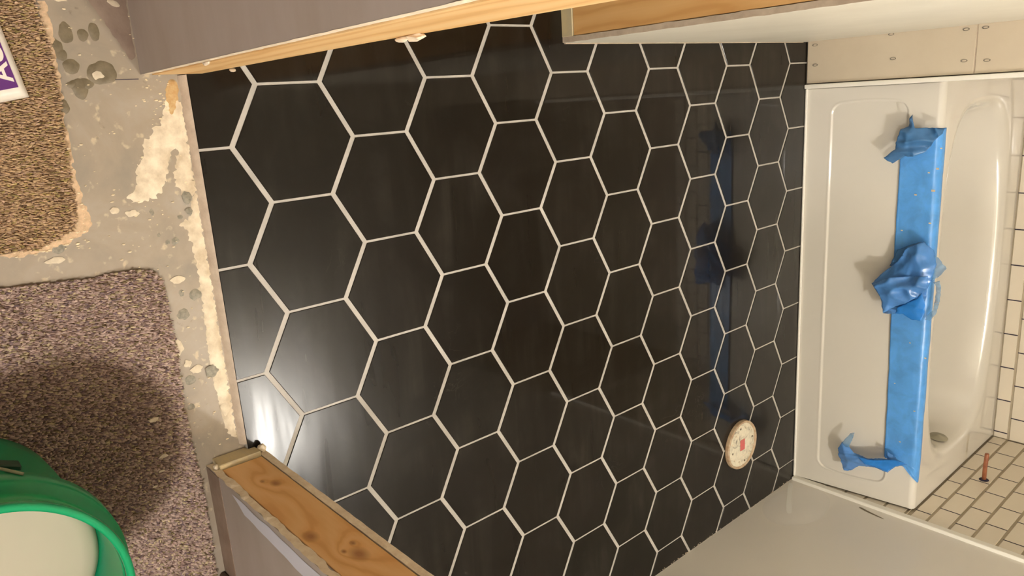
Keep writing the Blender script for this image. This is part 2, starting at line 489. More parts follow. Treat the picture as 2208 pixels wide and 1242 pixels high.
def course(parent, gap, z0, z1, lo, hi, start, place, dirv, normal):
    """one row of tiles between lo and hi, vertical joints at start + n*PY"""
    joints = [start + i * PY for i in range(-20, 21)]
    ks = [lo] + [q for q in joints if lo + 0.004 < q < hi - 0.004] + [hi]
    for a, b in zip(ks, ks[1:]):
        aa = a + (JV / 2 if a > lo else 0); bb = b - (JV / 2 if b < hi else 0)
        if bb - aa < 0.004: continue
        place(parent, aa, bb, z0 + JH / 2, z1 - JH / 2)
        if b < hi:
            p = [(b - .0021, z0 + JH * .3), (b + .0021, z0 + JH * .3), (b + .0021, z1 - JH * .3), (b - .0021, z1 - JH * .5)]
            gap.faces.new([gap.verts.new(normal(u, w)) for u, w in p])
def pr_(parent, a, b, z0, z1): put_tile(parent, b - a, z1 - z0, Vector((XR, b, z0)), Vector((0, -1, 0)), Vector((0, 0, 1)))
def pb_(parent, a, b, z0, z1): put_tile(parent, b - a, z1 - z0, Vector((a, YB, z0)), Vector((1, 0, 0)), Vector((0, 0, 1)))
def pl_(parent, a, b, z0, z1): put_tile(parent, b - a, z1 - z0, Vector((0.068, a, z0)), Vector((0, 1, 0)), Vector((0, 0, 1)))
for r in range(-6, 11):
    z0 = 0.4985 + (r - 1) * PZ; z1 = z0 + PZ
    if z0 < 0: z0 = 0.001
    off = {1: 2.2755, 0: 2.2085}[r % 2]
    if z1 > 0.43:
        course(wra, gapR, max(z0, 0.4405), z1, 2.148, YB - .005, off, pr_, None, lambda u, w: (XR - 0.0042, u, w))
        course(wb, gapB, max(z0, 0.4405), z1, 0.075, XR - .0055, {1: 0.0335, 0: 0.1075}[r % 2], pb_, None, lambda u, w: (u, YB - 0.0042, w))
        course(wl, gapL, max(z0, 0.4405), z1, 2.152, YB - .005, off, pl_, None, lambda u, w: (0.0722, u, w))
    if z0 < 0.43:
        pr_(wra, 2.148, 2.155 if z1 < .06 else 2.205, z0 + JH / 2, min(z1, 0.436) - JH / 2)
for g, p in ((gapR, wra), (gapB, wb), (gapL, wl)):
    bmesh.ops.recalc_face_normals(g, faces=g.faces[:])
    tag(obj('open_joint', g, M['dark_gap'], p), 'dark open joints between the tiles', kind='stuff')

# white edge strips at both ends of the alcove
structure(box('trim_2', (1.607, 1.6225, 2.121, 2.1475, 0.001, 1.4), M['trim_white'], bevel=0.003, seg=2), 'narrow white edge strip on the painted wall beside the tub tiles')
structure(box('trim_3', (0.0745, 0.0895, 2.124, 2.150, 0.0, 1.4), M['trim_white'], bevel=0.003, seg=2), 'narrow white edge strip between unfinished board and tub')
structure(box('trim_4', (0.09, 1.606, 2.1325, 2.1415, 0.0, 0.008), M['trim_white'], bevel=0.003, seg=2), 'white caulk bead under the tub apron')

# board on the return wall, two sheets with screws
tag(box('caulk_gap', (-0.0925, -0.0895, 2.1348, 2.1460, 0.045, 1.4), M['dark_gap'], wl), 'thin dark gap between board and white wall')
for z0, z1 in ((0.003, 0.5335), (0.5365, 1.4)):
    o = box('cement_board', (-0.088, 0.0715, 2.135, 2.1475, z0, z1), M['board'], wl, 0.0015)
box('board_seam', (-0.088, 0.0715, 2.1360, 2.1475, 0.5335, 0.5365), M['bed'], wl)
for x, z in ((-0.057, .030), (.010, .033), (-.067, .286), (.009, .296), (-.059, .505), (.032, .506), (-.059, .557), (.035, .568), (-.06, .82), (.03, .82)):
    bm = lathe_bm([(0, 0), (0.0035, 0.0002), (0.0048, 0.0012), (0.0048, 0.0022)], 12)
    bmesh.ops.rotate(bm, verts=bm.verts, matrix=Matrix.Rotation(math.radians(90), 3, 'X')); bmesh.ops.scale(bm, verts=bm.verts, vec=(0.85, 1, 2.0))
    bmesh.ops.translate(bm, verts=bm.verts, vec=(x, 2.1352 , z))
    obj('screw_head', bm, M['screw'], wl)

# partition on the left, end stud bare
wl2 = structure(box('wall_left', (-0.17, -0.0835, 0.968, 2.147, -0.0005, CEIL), M['white_paint']), 'short white partition whose end shows a bare pine stud')
box('drywall_sheet', (-0.0825, -0.0700, 0.9290, 2.1335, 0.002, CEIL), M['white_paint'], wl2)
box('drywall_sheet', (-0.1845, -0.1715, 0.9290, 2.1335, 0.002, CEIL), M['white_paint'], wl2)
box('stud', (-0.1705, -0.0845, 0.930, 0.968, 0.0375, CEIL), M['stud_stub'], wl2, 0.001)
tag(box('sole_plate', (-0.1705, -0.0835, 0.927, 0.968, -0.0005, 0.0365), M['sole_wood'], wl2, 0.001), 'dusty cut end of the bottom plate')
g = rough_poly([(-0.0828, 0.001), (-0.0700, 0.001), (-0.0700, 1.3), (-0.0828, 1.3)], 0.012, 0.0022, 4.0)
tag(obj('drywall_edge', poly_mesh('drywall_edge', g, 0.02, lambda u, v, d: (u, 0.9283 - min(d, .002) * .4, v)), M['bed'], wl2), 'raw cut edge of drywall')
structure(box('wall_back', (-0.78, -0.185, 0.97, 1.05, -0.002, CEIL), M['white_paint']))
structure(box('wall_left', (-0.83, -0.75, 0.05, 0.97, -0.002, CEIL), M['white_paint']))
structure(box('trim_5', (-0.0697, -0.0675, 0.932, 2.10, 0.0005, 0.006), M['bed']), 'dusty joint at the foot of the white partition')

# ---- door wall, left of the opening
def ragged_edge(name, x, y0, y1, z1, parent, mat, seed, amp=0.003, out=0.0012):
    g = rough_poly([(y0, ZS + .002), (y1, ZS + .002), (y1, z1), (y0, z1)], 0.008, amp, seed)
    return obj(name, poly_mesh(name, g, 0.012, lambda u, v, d: (x + out * min(1, d / .002), u, v)), mat, parent)
wf = structure(box('wall_front', (-1.3, -0.0235, -0.0660, -0.0535, ZS, CEIL), M['hall_paint']), 'brownish grey painted hall wall left of the doorway')
bm = bmesh.new()
rows = [(0.001, 0.032), (0.3, 0.036), (0.56, 0.042), (0.93, 0.068), (2.05, 0.07)]
prev = None
for z, y in rows:
    cur = [bm.verts.new(p) for p in ((-0.0605, -0.0515, z), (-0.0215, -0.0515, z), (-0.0215, y, z), (-0.0605, y, z))]
    if prev:
        for i in range(4): bm.faces.new((prev[i], prev[(i + 1) % 4], cur[(i + 1) % 4], cur[i]))
    else: bm.faces.new(cur[::-1])
    prev = cur
bm.faces.new(prev); bmesh.ops.recalc_face_normals(bm, faces=bm.faces[:])
obj('stud', bm, M['stud_left'], wf)
box('drywall_sheet', (-0.75, -0.0615, 0.038, 0.0500, 0.0, CEIL), M['white_paint'], wf)
o = ragged_edge('drywall_edge', -0.0232, -0.0665, -0.0530, 2.03, wf, M['gypsum'], 2.0, 0.003, 0.0015); tag(o, 'raw crumbling gypsum edge')
for y, z, sc in ((-0.066, 0.30, .8), (0.036, 0.13, .8), (0.045, 0.65, 1.3), (0.043, 0.625, .9)):
    bm = bmesh.new(); bmesh.ops.create_icosphere(bm, subdivisions=2, radius=0.007 * sc)
    for v in bm.verts:
        v.co *= 1 + 0.5 * noise.noise(v.co * 180 + Vector((z * 9, 0, 0))); v.co.x *= .5; v.co.y *= .6; v.co.z *= 2.0
        v.co += Vector((-0.0185, y, z))
    obj('wall_chip', bm, M['gypsum'], wf)
# ---- door wall, right of the opening
wf2 = structure(box('wall_front', (0.7005, 2.25, -0.0730, -0.0605, ZS, CEIL), M['hall_paint']), 'grey painted hall wall right of the doorway with a cut end')
tag(box('unpainted_strip', (0.7025, 0.93, -0.0742, -0.0731, ZS + .001, 0.052), M['old_paint'], wf2), 'mauve brown strip where the baseboard was')
box('baseboard', (0.931, 2.2, -0.086, -0.0735, ZS, 0.07), M['baseboard_brown'], wf2, 0.003)
box('stud', (0.7000, 0.738, -0.0590, 0.0185, 0.031, CEIL), M['stud_right'], wf2, 0.001)
tag(box('sole_plate', (0.6905, 1.60, -0.0610, 0.0195, ZS, 0.029), M['sole_wood'], wf2, 0.0015), 'dusty cut end of the bottom plate')
box('drywall_sheet', (0.7000, 1.6195, 0.0205, 0.0330, 0.0015, CEIL), M['white_paint'], wf2)
o = ragged_edge('drywall_edge', 0.7000, -0.0735, -0.0600, 1.6, wf2, M['gypsum'], 11.0, 0.0045, -0.0022); tag(o, 'raw crumbling gypsum edge')
o = ragged_edge('drywall_edge', 0.6995, 0.0200, 0.0335, 1.6, wf2, M['gypsum'], 17.0, 0.0012, -0.001)
for y, z, sc, x in ((0.028, 0.012, 1.5, .694), (-0.066, 0.02, .8, .694)):
    bm = bmesh.new(); bmesh.ops.create_icosphere(bm, subdivisions=2, radius=0.006 * sc)
    for v in bm.verts:
        v.co *= 1 + 0.5 * noise.noise(v.co * 180 + Vector((z * 9, 3, 0))); v.co += Vector((x, y, z))
    obj('wall_chip', bm, M['smear'], wf2)
# paler bluish band laid as a thin sheet over the hall side
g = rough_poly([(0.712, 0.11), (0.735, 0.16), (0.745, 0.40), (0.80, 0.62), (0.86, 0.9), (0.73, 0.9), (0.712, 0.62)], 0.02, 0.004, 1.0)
tag(obj('bluish_band', poly_mesh('bluish_band', g, 0.03, lambda u, v, d: (u, -0.0736 , v)), M['blue_band'], wf2), 'bluish grey band near the cut edge')
# header over the doorway and the rest of the hall
structure(box('wall_front', (-0.0235, 0.7005, -0.073, 0.033, 2.06, CEIL), M['hall_paint']))
structure(box('wall_left', (-1.38, -1.3, -2.3, -0.0665, ZS, CEIL), M['hall_paint']))
structure(box('wall_right', (2.25, 2.33, -2.3, -0.0735, ZS, CEIL), M['hall_paint']))
structure(box('wall_back', (-1.38, 2.33, -2.38, -2.3, ZS, CEIL), M['hall_paint']))

# ------------------------------------------------------------------ bathtub
tub = bpy.data.objects.new('bathtub', None); COL.objects.link(tub); tub.location = (0.84, 2.58, 0)
tag(tub, 'white alcove bathtub with framed apron at the end of the tiled floor', 'bathtub')
TX0, TX1, RZ = 0.0900, 1.6080, 0.440
def sstep(a, b, x):
    t = max(0, min(1, (x - a) / (b - a))); return t * t * (3 - 2 * t)
def sd_panel(x, z):
    # signed distance to the raised field's outline (rounded, with a slightly bowed lower edge)
    cx, cz, hx, hz, r = 0.84, 0.214, 0.690 , 0.122, 0.03
    bow = 0.010 * (((z - cz) / hz) ** 2)
    qx = abs(x - cx) - (hx - r) + bow - 0.01; qz = abs(z - cz) - (hz - r)
    return math.hypot(max(qx, 0), max(qz, 0)) + min(max(qx, qz), 0) - r
def apron_y(x, z):
    y = 2.141 + 0.11 * z
    d = sd_panel(x, z)
    y += 0.0030 * (1 - sstep(-0.0022, 0.0008, d))           # recessed field
    y -= 0.0010 * math.exp(-((d - 0.004) / 0.003) ** 2)   # small bead round it
    y += 0.004 * sstep(0.062, 0.054, z) * 0
    return y
bm = bmesh.new(); nx, nz = 500, 130
grid = []
for i in range(nx + 1):
    # denser towards the ends where the outline turns
    t = i / nx; x = TX0 + (TX1 - TX0) * (t - 0.13 * math.sin(2 * math.pi * t))
    col_ = []
    for j in range(nz + 1):
        z = 0.002 + 0.420 * j / nz
        e = min(x - TX0, TX1 - x); rnd_e = 0.003 * (1 - min(1, e / 0.003)) ** 2
        col_.append(bm.verts.new((x, apron_y(x, z) + rnd_e, z)))
    # rolled rim
    yb = apron_y(x, 0.422)
    for a in (20, 40, 60, 80, 90):
        q = math.radians(a); col_.append(bm.verts.new((x, yb + 0.020 * (1 - math.cos(q)) + 0.0022 * math.sin(q), 0.422 + 0.018 * math.sin(q))))
    for y in (2.213, 2.220): col_.append(bm.verts.new((x, y, RZ)))
    grid.append(col_)
for a, b in zip(grid, grid[1:]):
    for j in range(len(a) - 1): bm.faces.new((a[j], b[j], b[j + 1], a[j + 1]))
ap = obj('apron', bm, M['tub'], None, True); ap.parent = tub; ap.matrix_parent_inverse = Matrix.Translation(-tub.location)
# basin: rings from the outer edge of the ledge down to the bottom
def ring_pts(kind, cx, cy, a, b, n_, z, N=128):
    out = []
    for i in range(N):
        t = 2 * math.pi * i / N; c, s = math.cos(t), math.sin(t)
        if kind == 'rect':
            k = 1 / max(abs(c) / a, abs(s) / b); x_, y_ = k * c, k * s
            out.append((cx + x_, cy + y_, z))
        else:
            k = (abs(c / a) ** n_ + abs(s / b) ** n_) ** (-1 / n_); out.append((cx + k * c, cy + k * s, z))
    if kind == 'rect':
        for sx in (-1, 1):
            for sy in (-1, 1):
                q = (cx + sx * a, cy + sy * b, z)
                i = min(range(N), key=lambda i: (out[i][0] - q[0]) ** 2 + (out[i][1] - q[1]) ** 2); out[i] = q
    return out
YT0, YT1 = 2.2195, 3.0235
spec = [('rect', (TX0 + TX1) / 2, (YT0 + YT1) / 2, (TX1 - TX0) / 2, (YT1 - YT0) / 2, 0, RZ),
        ('sup', 0.824, 2.568, 0.673, 0.326, 3.9, RZ + .0003), ('sup', 0.824, 2.568, 0.661, 0.315, 3.6, RZ - 0.002), ('sup', 0.825, 2.568, 0.650, 0.305, 3.3, RZ - 0.010),
        ('sup', 0.826, 2.568, 0.641, 0.296, 3.1, RZ - 0.030), ('sup', 0.832, 2.568, 0.626, 0.283, 3.0, 0.34), ('sup', 0.844, 2.568, 0.598, 0.266, 2.7, 0.24),
        ('sup', 0.862, 2.568, 0.558, 0.246, 2.5, 0.15), ('sup', 0.874, 2.575, 0.523, 0.215, 2.4, 0.105), ('sup', 0.887, 2.575, 0.458, 0.17, 2.4, 0.085), ('sup', 0.902, 2.575, 0.208, 0.08, 2.4, 0.078)]
bm = bmesh.new(); rings = [[bm.verts.new(p) for p in ring_pts(*s)] for s in spec]
for a, b in zip(rings, rings[1:]):
    for i in range(128): bm.faces.new((a[i], a[(i + 1) % 128], b[(i + 1) % 128], b[i]))
bm.faces.new(rings[-1]); bmesh.ops.recalc_face_normals(bm, faces=bm.faces[:])
for f in bm.faces: f.normal_flip() if f.normal.z < -0.2 else None
ba = obj('basin', bm, M['tub'], None, True); ba.parent = tub; ba.matrix_parent_inverse = Matrix.Translation(-tub.location)
def tub_part(name, bm_, mat, smooth=True):
    o = obj(name, bm_, mat, None, smooth); o.parent = tub; o.matrix_parent_inverse = Matrix.Translation(-tub.location); return o
bm = lathe_bm([(0, 0.010), (0.010, 0.0095), (0.013, 0.006), (0.030, 0.005), (0.035, 0.0)], 32)
bmesh.ops.rotate(bm, verts=bm.verts, matrix=Matrix.Rotation(math.radians(-84), 3, 'Y')); bmesh.ops.translate(bm, verts=bm.verts, vec=(1.458, 2.535, 0.388))
tag(tub_part('overflow_plate', bm, M['chrome']), 'round metal overflow plate')
bm = lathe_bm([(0, 0.003), (0.018, 0.003), (0.022, 0.006), (0.034, 0.004), (0.036, 0.0)], 32, (1.20, 2.575, 0.084))
tag(tub_part('drain', bm, M['chrome']), 'round metal drain')

# ---- blue protective film along the tub rim
flm = bpy.data.objects.new('protective_film', None); COL.objects.link(flm); flm.location = (0.84, 2.18, 0.33)
tag(flm, 'blue plastic film strip stuck along the front rim of the tub', 'plastic film')
def film_part(name, me, mat, label=None, solid=0.0004, smooth=True):
    o = obj(name, me, mat, None, smooth); o.parent = flm; o.matrix_parent_inverse = Matrix.Translation(-flm.location)
    if label: o['label'] = label
    if solid:
        md = o.modifiers.new('thick', 'SOLIDIFY'); md.thickness = solid; md.offset = 0
    return o
# strip wraps the roll: parameter s runs up the apron, over the roll, onto the ledge
def rim_point(s):
    """distance s up from z=0.325 on the apron"""
    L1 = 0.422 - 0.322
    if s < L1: z = 0.322 + s; return 2.141 + .11 * z, z, (-1, .11)
    s -= L1; q = min(s / 0.0195, math.pi / 2)
    y = 2.141 + .11 * .422 + 0.020 * (1 - math.cos(q)) + .0022 * math.sin(q); z = 0.422 + 0.018 * math.sin(q)
    rest = max(0, s - 0.0195 * math.pi / 2)
    return y + rest, z, (-math.cos(q), math.sin(q))
bm = bmesh.new(); g = []
SMAX = 0.1 + 0.0195 * math.pi / 2 + 0.010
NX, NS = 220, 30
for i in range(NX + 1):
    x = 0.236 + (1.502 - 0.236) * i / NX; col_ = []
    for j in range(NS + 1):
        t = j / NS
        lo = 0.010 * sstep(0.6, 1.35, x) + 0.0015 * noise.noise(Vector((x * 20, 0, 0)))
        # right end tapers to a point on the roll
        if x > 1.425: lo += (x - 1.425) * 0.85 + 0.050 * sstep(1.425, 1.445, x)
        hi = SMAX + 0.002 * noise.noise(Vector((x * 14, 5, 0)))
        if x > 1.425: hi -= 0.006 * (x - 1.425) / 0.077
        s = lo + (max(hi, lo + .004) - lo) * t
        y, z, nn = rim_point(s)
        w = 0.0022 + 0.0010 * noise.noise(Vector((x * 9, t * 5, 2))) + 0.0006 * noise.noise(Vector((x * 60, t * 16, 7)))
        if t == 0: w += .001
        col_.append(bm.verts.new((x, y + nn[0] * w, z + nn[1] * w)))
    g.append(col_)
for a, b in zip(g, g[1:]):
    for j in range(NS): bm.faces.new((a[j], b[j], b[j + 1], a[j + 1]))
film_part('film_strip', bm, M['film'])
def crumple(name, poly, off, mat, label=None, amp=0.010, freq=26, seed=0.0, step=0.006, bulge=0.012, pin=None, aniso=(1, 1), smooth=True):
    """wrinkled sheet standing a little off the apron; outline in (x, z)"""
    poly = rough_poly(poly, step * .8, 0.0018, seed)
    def pl(u, v, d):
        q = Vector((u * freq * aniso[0], v * freq * aniso[1], seed))
        q += Vector((noise.noise(q * .7), noise.noise(q * .7 + Vector((5, 5, 5))), 0)) * .8
        r = abs(noise.noise(q)) * 1.8 + 0.18 * abs(noise.noise(q * 2.6 + Vector((3, 1, 4))))
        k = off + bulge * min(1, d / 0.03) - amp * (r - 0.4)
        if pin is not None: k *= pin(u, v)
        zz = min(v, 0.5)
        return (u, 2.141 + .11 * zz - max(k, 0.0025), v)
    return film_part(name, poly_mesh(name, poly, step, pl), mat, label, 0.0003, smooth)
KM = [(0.599, 0.4256), (0.628, 0.4566), (0.6706, 0.4716), (0.7333, 0.4588), (0.7718, 0.4442), (0.8149, 0.442), (0.8371, 0.4083), (0.8517, 0.3888), (0.8556, 0.3632), (0.8624, 0.3188), (0.8046, 0.3076), (0.76, 0.2758), (0.7198, 0.3057), (0.6685, 0.3548), (0.6238, 0.3801)]
crumple('crumpled_bunch', KM, 0.050, M['film_thin'], 'loose crumpled bunch of thin film', 0.022, 12, 3.0, 0.0045, 0.014)
KM2 = [(0.7521, 0.2882), (0.724, 0.3418), (0.7175, 0.3973), (0.7046, 0.4605), (0.7493, 0.4586), (0.7707, 0.4453), (0.8085, 0.3978), (0.8251, 0.363), (0.8533, 0.3307), (0.7962, 0.3196)]
crumple('film_flap', KM2, 0.080, M['film_thin'], 'upper layer of the loose bunch', 0.018, 15, 21.0, 0.0045, 0.012)
crumple('film_fold', [(0.6043, 0.4142), (0.6218, 0.3728), (0.6389, 0.3406), (0.697, 0.3205), (0.6923, 0.3643), (0.638, 0.3965)], 0.028, M['film_tint'], 'darker folded film', 0.006, 30, 1.0, 0.004, 0.006)
crumple('film_fold', [(0.7661, 0.4456), (0.8068, 0.4581), (0.8356, 0.4551), (0.8608, 0.4493), (0.8612, 0.4193), (0.8479, 0.3932), (0.8489, 0.3675), (0.8279, 0.3715), (0.8099, 0.396), (0.7881, 0.4298)], 0.082, M['film_dark'], 'bright blue folded film', 0.006, 22, 5.0, 0.004, 0.006, aniso=(1, .3))
crumple('film_flap', [(0.6448, 0.4434), (0.6568, 0.4637), (0.6904, 0.489), (0.7174, 0.4727), (0.7368, 0.452), (0.70, .43)], 0.016, M['film_pale'], 'pale see-through flap', 0.006, 24, 2.0, 0.005, 0.004)
crumple('film_loop', [(0.7425, 0.4524), (0.7345, 0.4715), (0.7621, 0.4771), (0.8077, 0.4765), (0.849, 0.4695), (0.8765, 0.4514), (0.8774, 0.4364), (0.8556, 0.445), (0.839, 0.4589), (0.8069, 0.4617), (0.7694, 0.4641), (0.7475, 0.4577)], 0.014, M['film_pale'], 'pale see-through loop', 0.003, 30, 6.0, 0.004, 0.002)
TN = [(1.3756, 0.3534), (1.4091, 0.3603), (1.4261, 0.2946), (1.4191, 0.2468), (1.3967, 0.2244), (1.385, 0.2009), (1.4182, 0.1873), (1.4489, 0.1886), (1.5006, 0.2128), (1.4954, 0.2343), (1.4671, 0.2651), (1.4547, 0.3194), (1.462, 0.3633), (1.4314, 0.3891), (1.4093, 0.4272), (1.4044, 0.4049), (1.3915, 0.3794)]
crumple('trailing_tail', TN, 0.045, M['film_thin'], 'gathered tail of film hanging off the strip', 0.009, 46, 9.0, 0.0035, 0.012, aniso=(1.0, .22))
NECK = [(1.4031, 0.3649), (1.4213, 0.3099), (1.4211, 0.2655), (1.4439, 0.2903), (1.4441, 0.3239), (1.4499, 0.3675), (1.421, 0.3933), (1.4011, 0.4289), (1.3956, 0.3992)]
crumple('film_fold', NECK, 0.064, M['film_dark'], 'darker folded film', 0.003, 40, 4.0, 0.004, 0.004, aniso=(1, .2))
crumple('film_flap', [(1.3881, 0.201), (1.3419, 0.2299), (1.3346, 0.2455), (1.3703, 0.2366), (1.4004, 0.2272), (1.4005, 0.2165)], 0.050, M['film_pale'], 'pale see-through flap', 0.003, 30, 8.0, 0.004, 0.002)
TT_ = [(0.1868, 0.3653), (0.2048, 0.3602), (0.2246, 0.3583), (0.2341, 0.3371), (0.2642, 0.3279), (0.298, 0.3235), (0.3271, 0.2915), (0.3441, 0.3166), (0.332, 0.3366), (0.32, 0.3548), (0.3216, 0.3798), (0.3065, 0.4125), (0.2687, 0.4399), (0.2494, 0.4578), (0.2349, 0.4597), (0.2303, 0.4344), (0.2308, 0.3802), (0.2117, 0.3745)]
crumple('torn_end', TT_, 0.050, M['film_tint'], 'torn crumpled end of the film', 0.017, 19, 12.0, 0.0045, 0.010)

bm = bmesh.new()
for x, sv, w in ((.365, .112, .006), (.378, .09, .004), (.437, .106, .007), (.452, .055, .005), (.545, .104, .005), (.30, .118, .004), (.575, .02, .004), (.97, .07, .003), (1.02, .118, .005), (1.22, .10, .004), (1.35, .06, .004), (1.13, .03, .003)):
    y, z, nn = rim_point(sv)
    vs = [bm.verts.new((x + a * w * .5, y + nn[0] * .0045 + (.11 * b * w * .5), z + nn[1] * .0045 + b * w * .8)) for a, b in ((-1, -1), (.8, -1.1), (1, .9), (-.9, 1))]
    bm.faces.new(vs)
tag(film_part('dust_fleck', bm, M['white_spot'], 'pale flecks of plaster', 0.0005, False), kind='stuff')

# ------------------------------------------------------------------ things in the bathroom
fc = bpy.data.objects.new('flange_cover', None); COL.objects.link(fc); fc.location = (1.322, 1.742, 0)
tag(fc, 'round white toilet flange cover smeared with grout, red square in its middle', 'flange cover')
R = 0.091
bm = lathe_bm([(0, 0.0125), (R * .5, 0.0125), (R * .84, 0.0120), (R * .90, 0.0095)], 56)
for v in bm.verts: v.co.z += 0.0012 * noise.noise(v.co * 60)
obj('cover_plate', bm, M['cap'], fc, True)
bm = lathe_bm([(R * .90, 0.0098), (R * .93, 0.0150), (R * .97, 0.0155), (R, 0.011), (R, 0.0002)], 56)
tag(obj('cover_rim', bm, M['cap_rim'], fc, True), 'tan raised rim')
o = box('label', (-0.022, 0.020, -0.016, 0.014, 0.0125, 0.0142), M['cap_red'], fc, 0.001); o['label'] = 'faded red square'
for i in range(12):
    a = 2 * math.pi * i / 12 + .2; rr = R * (.70 if i % 2 else .74)
    bm = bmesh.new(); bmesh.ops.create_icosphere(bm, subdivisions=1, radius=0.0045)
    for v in bm.verts: v.co.z *= .45; v.co *= 1 + .3 * noise.noise(v.co * 300 + Vector((i, 0, 0))); v.co += Vector((rr * math.cos(a), rr * math.sin(a), 0.0132))
    obj('bolt_head', bm, M['smear'] if i % 3 else M['scuff'], fc)

# copper stub out of the tiles
pip = tag(bpy.data.objects.new('pipe_stub', None), 'copper pipe stub sticking out of the white tiles above the tub', 'pipe'); COL.objects.link(pip)
pip.location = (1.6115, 2.594, 0.543)
obj('pipe', tube_bm([(0.004, 0, 0), (-0.06, 0, 0.0), (-0.108, 0, 0.002), (-0.112, 0, 0.002)], [0.0078, 0.0078, 0.0078, 0.0066], 20), M['copper'], pip, True)
bm = lathe_bm([(0.0078, 0.003), (0.015, 0.0022), (0.017, 0.0002), (0.0078, 0.0002)], 24)
bmesh.ops.rotate(bm, verts=bm.verts, matrix=Matrix.Rotation(math.radians(-90), 3, 'Y'))
tag(obj('dark_ring', bm, M['dark_gap'], pip, True), 'dark ragged ring round the hole')  # dark ring set against the wall where the pipe comes out

# marks on the painted wall (thin paint and putty)
def wall_patch(name, poly, mat, out, label, seed=0.0):
    poly = rough_poly(chaikin(poly, 2), 0.006, 0.001, seed)
    me = poly_mesh(name, poly, 0.012, lambda u, v, d: (1.6198 - out, u, v))
    return tag(obj(name, me, mat, wr), label)
wall_patch('paint_drip', [(2.098, .010), (2.088, .006), (1.99, .055), (1.888, .108), (1.884, .122), (1.90, .128), (1.99, .072), (2.094, .024)], M['paint_drip'], 0.0004, 'white run of paint near the corner', 1)
wall_patch('paint_patch', oval(1.955, 0.115, 0.165, 0.105, 24, .1, 3.0), M['paint_patch'], 0.0001, 'slightly paler round patch of paint', 2)
wall_patch('scuff_mark', [(2.105, .285), (2.093, .33), (2.082, .385), (2.078, .385), (2.083, .33), (2.094, .285)], M['scuff'], 0.0003, 'thin dark scuff', 3)

# ------------------------------------------------------------------ stuck to the slab
SA = [(0.0128, -0.0075), (0.0197, -0.029), (0.0502, -0.0434), (0.0724, -0.0625), (0.0939, -0.0865), (0.1099, -0.0826), (0.1315, -0.1028), (0.1555, -0.101), (0.1865, -0.1258), (0.1876, -0.0824), (0.1683, -0.062), (0.1491, -0.0525), (0.11, -0.0396), (0.1033, -0.0251), (0.1582, -0.0446), (0.18, -0.0339), (0.1904, -0.0179), (0.1956, -0.0105), (0.0889, -0.0083)]
SB = [(0.013, -0.0074), (0.02, -0.0213), (0.1128, -0.0137), (0.1877, -0.0117), (0.2031, -0.0175), (0.2274, -0.024), (0.2324, -0.0467), (0.2559, -0.032), (0.3126, -0.0281), (0.3742, -0.0281), (0.4451, -0.0328), (0.5183, -0.0351), (0.5665, -0.0315), (0.62, -0.0293), (0.6632, -0.018), (0.6649, -0.0075), (0.6043, -0.0081), (0.4808, -0.0077), (0.3444, -0.007), (0.2136, -0.0077), (0.1052, -0.0077)]
tag(patch('mortar_smear', SA, ZS + .0002, 0.0016, M['smear'], slab, 0.004, 0.006, 0.0075, 1.0, 0.0012), 'cream mortar smear spreading from the tile edge')
tag(patch('mortar_smear', SB, ZS + .0002, 0.0026, M['smear'], slab, 0.004, 0.006, 0.0055, 2.0, 0.0014), 'cream mortar ridge along the tile edge')
DARK = [(-0.0891, -0.1664, 0.0171, 0.0098), (-0.0674, -0.1828, 0.0142, 0.0084), (-0.0569, -0.1783, 0.01, 0.0091), (-0.039, -0.1672, 0.0123, 0.0119), (-0.0871, -0.1424, 0.0094, 0.0081), (-0.0921, -0.1246, 0.0153, 0.0075), (-0.0271, -0.124, 0.0193, 0.0238), (-0.0107, -0.1585, 0.0088, 0.0203), (0.0225, -0.1912, 0.0131, 0.0105), (-0.0048, -0.1605, 0.0161, 0.012)]
for i, (x, y, a, b) in enumerate(DARK):
    patch('adhesive_spot', oval(x, y, a, b, 20, .25, i), ZS + .0003, 0.0007 + .0001 * i, M['adhesive'], slab, 0.005, 0.003, 0.001, i * 1.0)
GREY = [(0.3672, -0.0396, 0.0104, 0.01), (0.399, -0.0665, 0.0104, 0.0107), (0.3595, -0.0624, 0.006, 0.0049), (0.5183, -0.0351, 0.0108, 0.0131), (0.5249, -0.0749, 0.0089, 0.0101), (0.5768, -0.081, 0.0054, 0.0068), (0.208, -0.0874, 0.0057, 0.0038), (0.1894, -0.0258, 0.0116, 0.0072), (0.2146, -0.0251, 0.0067, 0.0057), (0.2229, -0.0427, 0.0041, 0.0048), (0.2643, -0.0577, 0.0067, 0.0072), (0.2638, -0.0704, 0.0041, 0.0047), (0.2446, -0.2395, 0.0091, 0.0106), (0.2491, -0.0829, 0.0033, 0.0031)]
for i, (x, y, a, b) in enumerate(GREY):
    patch('glue_spot', oval(x, y, a, b, 16, .5, i + 40), ZS + .0028 if y > -.037 else ZS + .0003, 0.0010, M['grey_spot'], slab, 0.004, 0.003, 0.001, i * 1.7)
WHITE = [(0.4565, -0.0852, 0.0148, 0.009), (0.5081, -0.0602, 0.008, 0.0117), (0.4922, -0.0737, 0.0071, 0.0067), (0.3344, -0.0663, 0.0068, 0.0121), (-0.0244, -0.1321, 0.0066, 0.0083), (0.205, -0.1194, 0.0064, 0.0103), (0.2641, -0.2465, 0.0053, 0.0132), (0.1971, -0.1459, 0.0063, 0.0064), (0.5991, -0.0217, 0.013, 0.0082), (-0.1389, -0.1642, 0.0021, 0.0091)]
for i, (x, y, a, b) in enumerate(WHITE):
    patch('plaster_splat', oval(x, y, a, b, 16, .6, i + 80), ZS + (.0016 if i not in (4, 8) else .003), 0.0012, M['white_spot'], slab, 0.004, 0.003, 0.001, i * 2.3)
